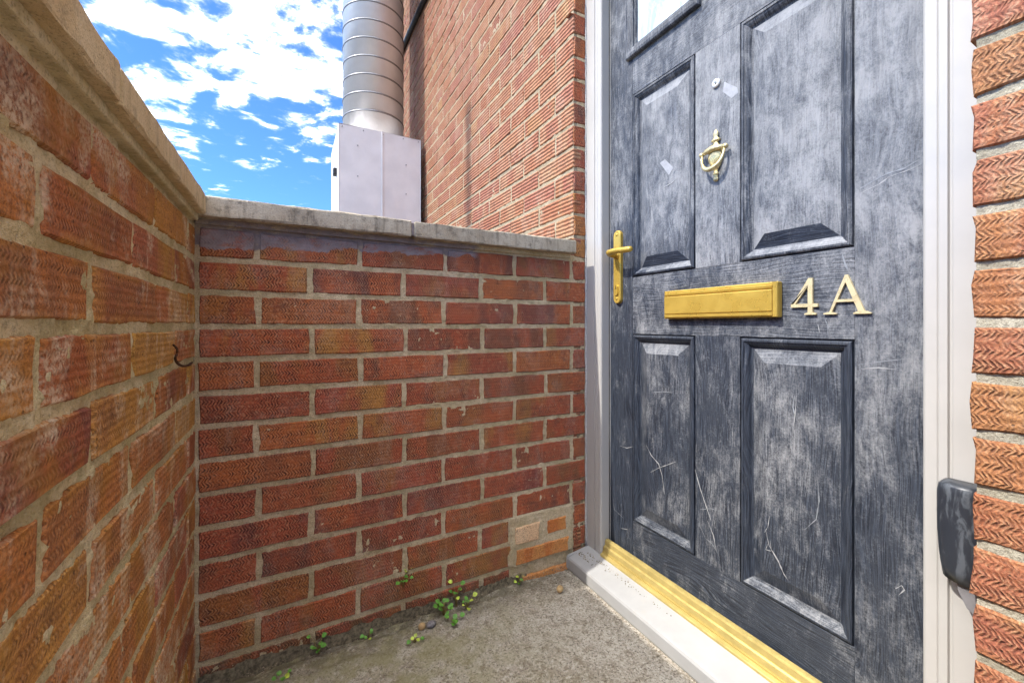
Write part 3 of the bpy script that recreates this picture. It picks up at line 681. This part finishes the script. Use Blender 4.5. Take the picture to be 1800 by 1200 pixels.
numeral('numeral', [N(.4285, [(9, 2), (13, 2), (39, 67), (36.5, 74), (35.5, 74)]), N(.4285, [(35.5, 74), (40, 74), (67, 3), (57, 3), (34.5, 66)]), N(.4285, [(18, 23), (54, 23), (52.5, 28), (20, 28)]), N(.4285, [(0, 0), (22, 0), (22, 2), (15, 4.5), (8, 4.5), (0, 2)]), N(.4285, [(49, 0), (76, 0), (76, 1.5), (69, 5), (56, 5), (49, 2)])])
# peephole
V, F = lathe([(.0110, .0), (.0110, -.003), (.0098, -.0052), (.0050, -.0060), (.0032, -.0045)], (XD+.0002, .6625, H+.594), 'x', 28); ph_ = poly('peephole', V, F, M['chrome'], door, True)
V, F = lathe([(.0033, -.0040), (.0022, -.0052), (.0008, -.0056)], (XD, .6625, H+.594), 'x', 20); poly('lens', V, F, M['dark_glass'], ph_, True)
# door knocker: urn-shaped back with a swinging bail
kn = empty('knocker', (0, 0, 0)); kn.parent = door; kn.location = Vector((XD, .662, H+.415))-Vector(door.location)
kx, ky, kz = XD, .662, H
prof = [(.0015, .352), (.0058, .3545), (.0070, .359), (.0050, .3635), (.0042, .366), (.0072, .3695), (.0078, .372), (.0050, .376), (.0062, .381), (.0120, .390), (.0175, .401), (.0200, .411), (.0200, .417), (.0190, .4235), (.0165, .430), (.0110, .438), (.0062, .446), (.0060, .449), (.0115, .4515), (.0118, .4545), (.0072, .4575), (.0052, .462), (.0068, .467), (.0060, .4725), (.0025, .4775), (.0012, .4805)]
V, F = lathe([(a, b+kz) for a, b in prof], (kx-.0035, ky, 0), 'z', 20, .62); poly('urn', V, F, M['brass'], kn, True)
bar = [(kx-.012, ky+.031, kz+.426), (kx-.016, ky+.016, kz+.428), (kx-.017, ky, kz+.430), (kx-.016, ky-.016, kz+.428), (kx-.012, ky-.031, kz+.426)]
V, F = tube(bar, [.0042, .0062, .0075, .0062, .0042], 12); poly('hinge_bar', V, F, M['brass'], kn, True)
for sg in (1, -1):
    V, F = lathe([(.0018, -.0055), (.0050, -.004), (.0055, 0), (.0050, .004), (.0018, .0055)], (kx-.013, ky+sg*.0325, kz+.426), 'x', 14); poly('knob', V, F, M['brass'], kn, True)
bl = []
for i in range(17):
    a = math.pi*i/16; bl.append((kx-.014-.010*math.sin(a), ky+.030*math.cos(a), kz+.425-.046*math.sin(a)**.75))
V, F = tube(bl, [.0030+.0030*math.sin(math.pi*i/16)**2 for i in range(17)], 10); poly('bail', V, F, M['brass'], kn, True)
# lever handle on long back plate
hd = empty('lever_handle', (0, 0, 0)); hd.parent = door; hd.location = Vector((XD, 1.004, H+.18))-Vector(door.location)
def stadium(yc, z0, z1, r, n=10):
    p = []
    for i in range(n+1): a = math.pi*i/n; p.append((yc+r*math.cos(a), z1-r+r*math.sin(a)))
    for i in range(n+1): a = math.pi+math.pi*i/n; p.append((yc+r*math.cos(a), z0+r+r*math.sin(a)))
    return p
pl = stadium(1.0045, H+.068, H+.300, .0158); n = len(pl); V = []; 
for dep, sc in ((XD, 1.0), (XD-.0095, 1.0), (XD-.0115, .90)):
    for (y, z) in pl: V.append((dep, 1.0045+(y-1.0045)*sc, H+.184+(z-H-.184)*(1 if sc == 1 else .985)))
F = [(k*n+i, k*n+(i+1) % n, (k+1)*n+(i+1) % n, (k+1)*n+i) for k in range(2) for i in range(n)]+[tuple(range(2*n, 3*n))]
poly('back_plate', V, F, M['gold'], hd)
lz = H+.222
lv = [(XD-.008, 1.006, lz), (XD-.026, 1.006, lz), (XD-.042, 1.003, lz+.001), (XD-.053, .993, lz+.002), (XD-.056, .975, lz+.0025), (XD-.056, .950, lz+.002), (XD-.055, .925, lz), (XD-.054, .905, lz-.001), (XD-.054, .8975, lz-.001)]
V, F = tube(lv, [.0105, .0098, .0096, .0094, .0090, .0088, .0088, .0086, .0072], 16); poly('lever', V, F, M['gold'], hd, True)
V, F = lathe([(.0135, -.009), (.0135, -.014), (.0105, -.0165)], (XD, 1.006, lz), 'x', 20); poly('rose', V, F, M['gold'], hd, True)
V, F = extrude([(y, z) for y, z in stadium(1.0045, H+.094, H+.127, .0078)], 'x', XD-.0155, XD-.010); cy = poly('lock_cylinder', V, F, M['gold'], hd)
poly('keyhole', *(lambda e: (e[0], e[1]))(extrude([(1.0035, H+.113), (1.0055, H+.113), (1.0055, H+.124), (1.0035, H+.124)], 'x', XD-.0158, XD-.0150)), M['rubber'], hd)
for z in (H+.084, H+.286):
    V, F = lathe([(.0042, -.011), (.0040, -.0128), (.0020, -.0136)], (XD, 1.0045, z), 'x', 12); poly('screw', V, F, M['gold'], hd, True)
# scuffs, scratches and tape residue on the paint
def on_door(x, y, X=XD):
    t = (x-900)/728; v = (571-y)/728; d = X/(t*cth+sth); return Vector((X, (cth-t*sth)*d, v*d+H))
def scratch(pts, wd, mat='scratch', dx=-.0004, name='scratch'):
    c = [on_door(x, y) for x, y in pts]; V, F = [], []
    fine = []
    for i in range(len(c)-1):
        for s in range(4): fine.append(c[i].lerp(c[i+1], s/4))
    fine.append(c[-1]); n = len(fine); rg = random.Random(int(pts[0][0]*7+pts[0][1]))
    for i, p in enumerate(fine):
        t = (fine[min(i+1, n-1)]-fine[max(i-1, 0)]).normalized(); nn = Vector((0, -t.z, t.y)); w_ = wd*1.25*(.2+.75*math.sin(math.pi*(i+.3)/(n-.4)))*rg.uniform(.25, 1.25)
        V += [(XD+dx, *(p+nn*w_)[1:]), (XD+dx, *(p-nn*w_)[1:])]
    F = [(2*i, 2*i+1, 2*i+3, 2*i+2) for i in range(n-1)]
    return poly(name, V, F, M[mat], door)
for pts, wd, mt in [
    ([(1136, 782), (1145, 800), (1158, 815), (1164, 835), (1168, 868)], .0016, 'scratch'), ([(1143, 830), (1158, 822), (1172, 817), (1188, 811)], .0012, 'scratch'),
    ([(1222, 825), (1230, 855), (1240, 885), (1250, 914)], .0018, 'scratch'), ([(1228, 918), (1240, 945), (1252, 955), (1262, 972)], .0010, 'scratch_dim'), ([(1244, 915), (1254, 940), (1260, 970)], .0012, 'scratch'),
    ([(1346, 930), (1352, 958), (1368, 985), (1378, 1008), (1386, 1020)], .0012, 'scratch'), ([(1350, 955), (1346, 965), (1356, 968), (1354, 950)], .0007, 'scratch'), ([(1353, 905), (1350, 925), (1344, 935)], .0007, 'scratch'),
    ([(1397, 695), (1394, 715), (1398, 735)], .0010, 'scratch_dim'), ([(1400, 705), (1395, 750)], .0009, 'scratch'), ([(1438, 845), (1440, 880), (1435, 912), (1415, 930)], .0010, 'scratch_dim'),
    ([(1514, 648), (1545, 646), (1574, 649)], .0010, 'scratch'), ([(1605, 652), (1618, 654)], .0010, 'scratch_dim'), ([(1510, 640), (1560, 634), (1612, 628)], .0008, 'scratch_dim'),
    ([(1510, 333), (1535, 318), (1560, 305), (1590, 296), (1620, 278)], .0012, 'scratch_dim'), ([(1512, 340), (1545, 324), (1565, 310)], .0010, 'scratch'), ([(1560, 312), (1600, 298), (1620, 288)], .0009, 'scratch'),
    ([(1166, 330), (1180, 322), (1192, 311)], .0012, 'scratch'), ([(1152, 328), (1160, 318), (1168, 312)], .0010, 'scratch_dim'),
    ([(1480, 443), (1485, 462), (1492, 478)], .0014, 'scratch_dim'), ([(1451, 562), (1456, 575), (1455, 586)], .0012, 'scratch_dim'), ([(1438, 570), (1441, 585)], .0006, 'scratch'),
    ([(1574, 1034), (1585, 1028), (1590, 1036), (1580, 1045)], .0009, 'scratch'), ([(1092, 928), (1104, 930)], .0008, 'scratch'), ([(1077, 870), (1080, 895), (1096, 910)], .0006, 'scratch_dim'), ([(1140, 690), (1165, 688), (1185, 690)], .0007, 'scratch_dim'),
    ([(1090, 783), (1102, 787), (1115, 784)], .0006, 'scratch'), ([(1230, 895), (1250, 893), (1270, 900)], .0008, 'scratch_dim'), ([(1097, 498), (1102, 503), (1096, 510)], .0006, 'scratch')]:
    scratch(pts, wd, mt)
def residue(pts):
    V = [(XD-.0003, *on_door(x, y)[1:]) for x, y in pts]; poly('tape_residue', V, [tuple(range(len(V)))], M['tape'], door)
residue([(1273, 144), (1296, 154), (1298, 163), (1286, 173), (1271, 162)]); residue([(1160, 287), (1169, 280), (1184, 295), (1176, 308)])

# ------------------------------------------------------------------ key box on the frame by the pier
ks = thing('key_box', (XF, .235, H-.31), 'dark grey key box with curved cover fixed on the white jamb beside the brick pier', 'key box')
V, F = [], []
zz_ = [(-.2390, .80, .0), (-.2365, .96, .002), (-.243, 1.0, .003), (-.262, 1.0, .003), (-.30, .99, .003), (-.335, .93, .003), (-.360, .83, .002), (-.3665, .80, .001)]
prof = []
secs = []
for (z, k, b) in [(-.2325, .60, 0), (-.2345, .80, 0), (-.2385, .93, 0), (-.250, 1.0, 0), (-.280, 1.0, 0), (-.310, .985, 0), (-.335, .93, 0), (-.355, .86, 0), (-.3725, .78, 0)]:
    sec = []
    for i in range(13):
        a = math.pi*i/12
        # from the jamb (X=XF) round the front and back; protrudes towards -X and +Y
        sec.append((XF-.0045-.033*math.sin(a)**.55*min(1, k+.12), .2085+.016+(.0290*k)*(-math.cos(a) if True else 0), H+z-(.007*(1-i/12) if z < -.34 else 0)))
    secs.append(sec)
for s in secs: V += s
n = 13
for k in range(len(secs)-1):
    for i in range(n-1): F.append((k*n+i, k*n+i+1, (k+1)*n+i+1, (k+1)*n+i))
F += [tuple(range(n)), tuple(range((len(secs)-1)*n, len(secs)*n))]
for k in range(len(secs)-1): F.append((k*n, (k+1)*n, (k+1)*n+n-1, k*n+n-1))
poly('cover', V, F, M['safe'], ks, True)
V, F = extrude([(.203, H-.36), (.2300, H-.36), (.2275, H-.388), (.2185, H-.409), (.212, H-.414), (.203, H-.414)], 'x', XF-.028, XF-.001); poly('body', V, F, M['safe_body'], ks)

# ------------------------------------------------------------------ extract duct beyond the parapet
du = thing('extract_duct', (.53, 3.12, 0), 'silver ringed metal extract duct rising from a pale sheet-metal box against the house', 'duct')
DX, DY, DR = .531, 3.125, .2085
V, F = lathe([(DR, H+1.30), (DR, 4.2), (DR, 5.9)], (DX, DY, 0), 'z', 72); poly('pipe', V, F, M['galv'], du, True)
ring = None
for i in range(14):
    z = H+1.452+.1235*i
    if ring is None:
        V, F = [], []; n = 72; R = [(DR-.002, -.007), (DR+.0032, -.0045), (DR+.0045, 0), (DR+.0032, .0045), (DR-.002, .007)]
        for j in range(n):
            a = 2*math.pi*j/n
            for r_, h_ in R: V.append((DX+r_*math.cos(a), DY+r_*math.sin(a), z+h_+.0))
        for j in range(n):
            for q in range(4): F.append((j*5+q, j*5+q+1, ((j+1) % n)*5+q+1, ((j+1) % n)*5+q))
        ring = poly('seam', V, F, M['seam'], du, True); zr0 = z; ring.rotation_euler = (0, 0, 0)
    else:
        o = ring.copy(); COL.objects.link(o); o.location.z = z-zr0
bx0, bx1, by0, by1, bt = .2705, .8030, 2.86, 3.42, H+1.293
V = [(bx0, by0, 0.0), (bx1, by0, 0), (bx1, by1, 0), (bx0, by1, 0), (bx0, by0, bt), (bx1, by0, bt), (bx1, by1, bt), (bx0, by1, bt)]
box = poly('housing', V, [(1, 2, 6, 5), (2, 3, 7, 6), (3, 0, 4, 7), (4, 5, 6, 7)], M['sheet'], du)
xs = .541
for a, b, da, db in ((bx0+.0005, xs-.003, 0.0, -.006), (xs+.003, bx1-.0005, -.006, 0.0)):
    V = [(a, by0+.004+da, 0), (b, by0+.004+db, 0), (b, by0+.004+db, bt-.001), (a, by0+.004+da, bt-.001), (a, by0+.03, 0), (b, by0+.03, 0), (b, by0+.03, bt-.001), (a, by0+.03, bt-.001)]
    pnl = poly('front_panel', V, [(0, 1, 2, 3), (4, 5, 6, 7), (0, 3, 7, 4), (1, 2, 6, 5), (3, 2, 6, 7)], M['sheet'], box)
V, F = extrude([(xs-.005, by0), (xs-.004, by0-.008), (xs+.004, by0-.008), (xs+.005, by0)], 'z', 0, bt-.001); poly('standing_seam', V, F, M['sheet'], box)
for sx, sz in ((.385, 1.17), (.385, .97), (.70, 1.10), (.70, .90), (.29, 1.275), (.42, 1.275), (.545, 1.275), (.68, 1.275), (.785, 1.275)):
    V, F = lathe([(.004, 0), (.004, .003), (.0015, .0045)], (sx, by0, H+sz), 'z', 8)
    V = [(v[0], by0-.001-(v[2]-H-sz), H+sz+(v[1]-by0)) for v in V]; poly('screw', V, F, M['seam'], box)
from_bm('latch', bbox(bx0-.022, bx0+.002, by0+.12, by0+.17, H+1.00, H+1.045, .003, 1), M['cable'], box)
# duct wall bracket keeps the pipe on the facade
from_bm('bracket', bbox(DX+DR-.01, XH+.004, DY-.03, DY+.03, 3.9, 3.94, .003, 1), M['seam'], du)

# ------------------------------------------------------------------ cable, hook, lamp post
pts = [(XH-.016-.002*math.sin(i*1.3), 1.6+.18*i, H+2.27+.0405*(1.6+.18*i-2.9)+.012*math.sin(i*.9)) for i in range(16)]
V, F = tube(pts, .020, 10); cb = poly('wall_cable', V, F, M['cable'], None, True)
tag(cb, 'black cable run fixed along the sunlit house wall above the metal box', 'cable')
def on_left(x, y, X):
    t = (x-900)/728; v = (571-y)/728; d = X/(t*cth+sth); return (X, (cth-t*sth)*d, v*d+H)
hk = [on_left(305, 606, XLW+.016), on_left(311, 613, XLW+.016), on_left(311, 622, XLW+.015), on_left(308, 629, XLW+.014), on_left(312, 638, XLW+.012), on_left(321, 643, XLW+.009), on_left(331, 642, XLW+.005), on_left(337, 637, XLW-.004)]
sm = []
for i in range(len(hk)-1):
    for s in range(4):
        t = s/4; p0, p1, p2, p3 = [Vector(hk[max(0, min(len(hk)-1, i+q))]) for q in (-1, 0, 1, 2)]
        sm.append(.5*((2*p1)+(p2-p0)*t+(2*p0-5*p1+4*p2-p3)*t*t+(3*p1-p0-3*p2+p3)*t**3))
sm.append(Vector(hk[-1])); V, F = tube(sm, [.0017+.0008*i/len(sm) for i in range(len(sm))], 8)
tag(poly('wall_hook', V, F, M['rust'], None, True), 'thin rusty curved iron hook stuck in the stained wall near the corner', 'hook')
lpst = thing('lamp_post', (-4.0, 2.45, 0), 'slim grey lamp post standing beyond the parapet, casting a thin shadow on the house', 'lamp post')
V, F = lathe([(.075, -.06), (.075, .9), (.05, .95), (.040, 6.2), (.034, 7.35)], (-4.0, 2.45, 0), 'z', 16); poly('post', V, F, M['post'], lpst, True)
from_bm('lamp_head', bbox(-4.05, -3.95, 2.41, 2.49, 7.33, 7.42, .02, 2), M['post'], lpst)

# ------------------------------------------------------------------ weeds, pebbles, soil
def weed(loc, n, size, hgt, label, seed, mats=('leaf',), lean=(0, 0), grp='small weeds along the wall base'):
    rg = random.Random(seed); x, y, z = loc; t = thing('weed', loc, label, 'weed', grp)
    for i in range(n):
        a = 2*math.pi*(i/n)+rg.uniform(-.5, .5); rad = rg.uniform(.15, 1.0)*size*1.5; hh = hgt*rg.uniform(.25, 1.0)
        tip = Vector((x+lean[0]*hh+math.cos(a)*rad, y+lean[1]*hh+min(math.sin(a)*rad, .012), z+hh)); L = size*rg.uniform(.7, 1.2)
        V, F = tube([(x+rg.uniform(-.002, .002), y, z-.004), ((x+tip.x)/2, (y+tip.y)/2, z+hh*.7), tuple(tip)], [.0011, .0008, .0006], 5); poly('stem', V, F, M['stem'], t, True)
        d = Vector((math.cos(a), math.sin(a)*.7-.35, rg.uniform(-.1, .5))).normalized(); up = Vector((rg.uniform(-.3, .3), -.45, 1)).normalized(); sd = d.cross(up).normalized(); up = sd.cross(d).normalized()
        V = []
        out = [(0, 0), (.18, .30), (.42, .50), (.70, .46), (.92, .22), (1.04, 0), (.92, -.22), (.70, -.46), (.42, -.50), (.18, -.30)]
        for (p, q) in out: V.append(tip+d*(p-.1)*L+sd*q*L*.95+up*(abs(q)*.22-p*p*.15)*L)
        V.append(tip+d*.45*L-up*.02*L); F = [(k, (k+1) % 10, 10) for k in range(10)]
        poly('leaf', V, F, M[rg.choice(mats)], t, True)
    return t
weed((.268, 1.128, H-.705), 6, .0125, .030, 'green weed sprouting from a mortar joint with a pale yellow shoot above it', 1, ('leaf', 'leaf'), (0, -.3), None)
weed((.277, 1.128, H-.672), 3, .0085, .022, 'tiny pale yellow shoot growing out of the brick wall', 2, ('leaf_pale',), (0, -.3), None)
weed((.372, 1.098, .004), 13, .0125, .032, 'largest clump of round-leaved green weed at the wall base beside two pebbles', 3, ('leaf',), (0, 0), None)
weed((.415, 1.112, .004), 7, .0135, .085, 'upright leafy green weed standing against the brick wall', 4, ('leaf', 'leaf', 'leaf_pale'), (0, 0), None)
weed((.437, 1.088, .004), 8, .012, .034, 'spreading green weed with one orange-tinged leaf on the concrete', 5, ('leaf', 'leaf_pale', 'leaf'), (.2, 0), None)
weed((.385, 1.052, .004), 5, .017, .012, 'flat broad-leaved green weed pressed on the concrete', 6, ('leaf',), (0, 0), None)
weed((.175, 1.112, -.006), 5, .011, .030, 'small bright green seedling in the dirt below the wall', 7, ('leaf', 'leaf_pale'), (0, 0), None)
weed((.275, 1.035, .006), 5, .010, .012, 'little two-tone weed growing in a crack in the concrete', 8, ('leaf', 'leaf_pale'), (0, 0), None)
weed((.060, 1.112, .004), 9, .0115, .038, 'leafy weed with trailing stems near the corner of the walls', 9, ('leaf',), (-.2, 0), None)
weed((-.015, 1.072, -.002), 6, .011, .020, 'low green sprout in gritty soil near the corner', 10, ('leaf', 'leaf_pale'), (0, 0), None)
weed((.622, 1.118, -.004), 8, .010, .028, 'mossy tuft beside the grey cement repair', 11, ('leaf_pale', 'leaf', 'stem'), (0, 0), None)
def pebble(loc, s, mat, label, seed, name='pebble'):
    bm = bmesh.new(); bmesh.ops.create_icosphere(bm, subdivisions=2, radius=1); rg = random.Random(seed)
    for v in bm.verts: v.co *= 1+rg.uniform(-.07, .07); v.co = Vector((v.co.x*s[0], v.co.y*s[1], v.co.z*s[2]))+Vector(loc)
    return tag(from_bm(name, bm, M[mat], None, True), label, 'pebble')
pebble((.713, 1.030, .008), (.011, .009, .010), 'pebble_tan', 'tan pebble lying alone on the concrete near the white sill', 1)
pebble((.303, 1.070, .010), (.010, .006, .010), 'pebble_tan', 'small pale tan pebble leaning at the weeds', 2)
pebble((.327, 1.066, .010), (.013, .010, .009), 'pebble_grey', 'striped grey pebble beside the weeds', 3)
rg = random.Random(5)
# soil strip in the gap at the wall base
U = np.arange(-0.18, 0.66, 0.006); W = np.linspace(0, 1, 12); uu, ww = np.meshgrid(U, W, indexing='ij')
wid = .026+vnoise(uu*11, uu*0+2, 3)*.030+vnoise(uu*40, uu*0+2, 4)*.018; yy = YB-.002-wid*(1-ww)*np.clip((.70-uu)/.25, .2, 1)
zz = -.010+.030*ww**2+vnoise(uu*40, ww*6, 6)*.010+vnoise(uu*120, ww*16, 7)*.007-.018*(1-ww)
so = grid_mesh('soil_strip', U, W, np.stack([uu, yy, zz+.006], -1), M['soil'], None); tag(so, 'dark soil and moss filling the gap along the wall base', 'soil', kind='stuff')
def scatter(name, n, fx, mat, label, seed, smin, smax, cat):
    rg = random.Random(seed); V, F = [], []
    for _ in range(n):
        c, s = Vector(fx(rg)), rg.uniform(smin, smax)*rg.uniform(.5, 1); k = len(V); a = rg.uniform(0, 6.28)
        for (x, y, z) in ((1, 0, 0), (-.5, .8, 0), (-.6, -.7, 0), (0, .1, .7), (.2, 0, -.5)):
            V.append(c+Vector((x*math.cos(a)-y*math.sin(a), x*math.sin(a)+y*math.cos(a), z))*s)
        F += [tuple(k+i for i in f) for f in ((0, 1, 3), (1, 2, 3), (2, 0, 3), (1, 0, 4), (2, 1, 4), (0, 2, 4))]
    return tag(poly(name, V, F, mat, None), label, cat, kind='stuff')
def fgrit(r):
    x = r.uniform(-.18, .80); return (x, 1.125-abs(r.gauss(0, .035)), .005+r.uniform(0, .004))
scatter('grit', 520, fgrit, M['grit'], 'loose grit along the foot of the brick wall', 6, .0012, .0042, 'grit')
scatter('loose_grit', 160, lambda r: (r.uniform(-.15, .80), r.uniform(.4, 1.1), .007), M['grit'], 'sparse tiny grit over the concrete path', 8, .0008, .0022, 'grit')
def fdeb(r):
    if r.random() < .55: return (r.uniform(.835, .885), 1.110-abs(r.gauss(0, .03)), H-.755)
    y = 1.09-abs(r.gauss(0, .14)); return (.876-abs(r.gauss(0, .010)), y, H-.7510)
scatter('dry_debris', 420, fdeb, M['debris'], 'dry dirt crumbs gathered on the white sill', 9, .0008, .0036, 'debris')
def fd2(r): return (.8-abs(r.gauss(0, .012)), r.uniform(.3, 1.12), .003)
scatter('sill_edge_grit', 200, fd2, M['grit'], 'grit lying along the foot of the white sill', 10, .001, .003, 'grit')
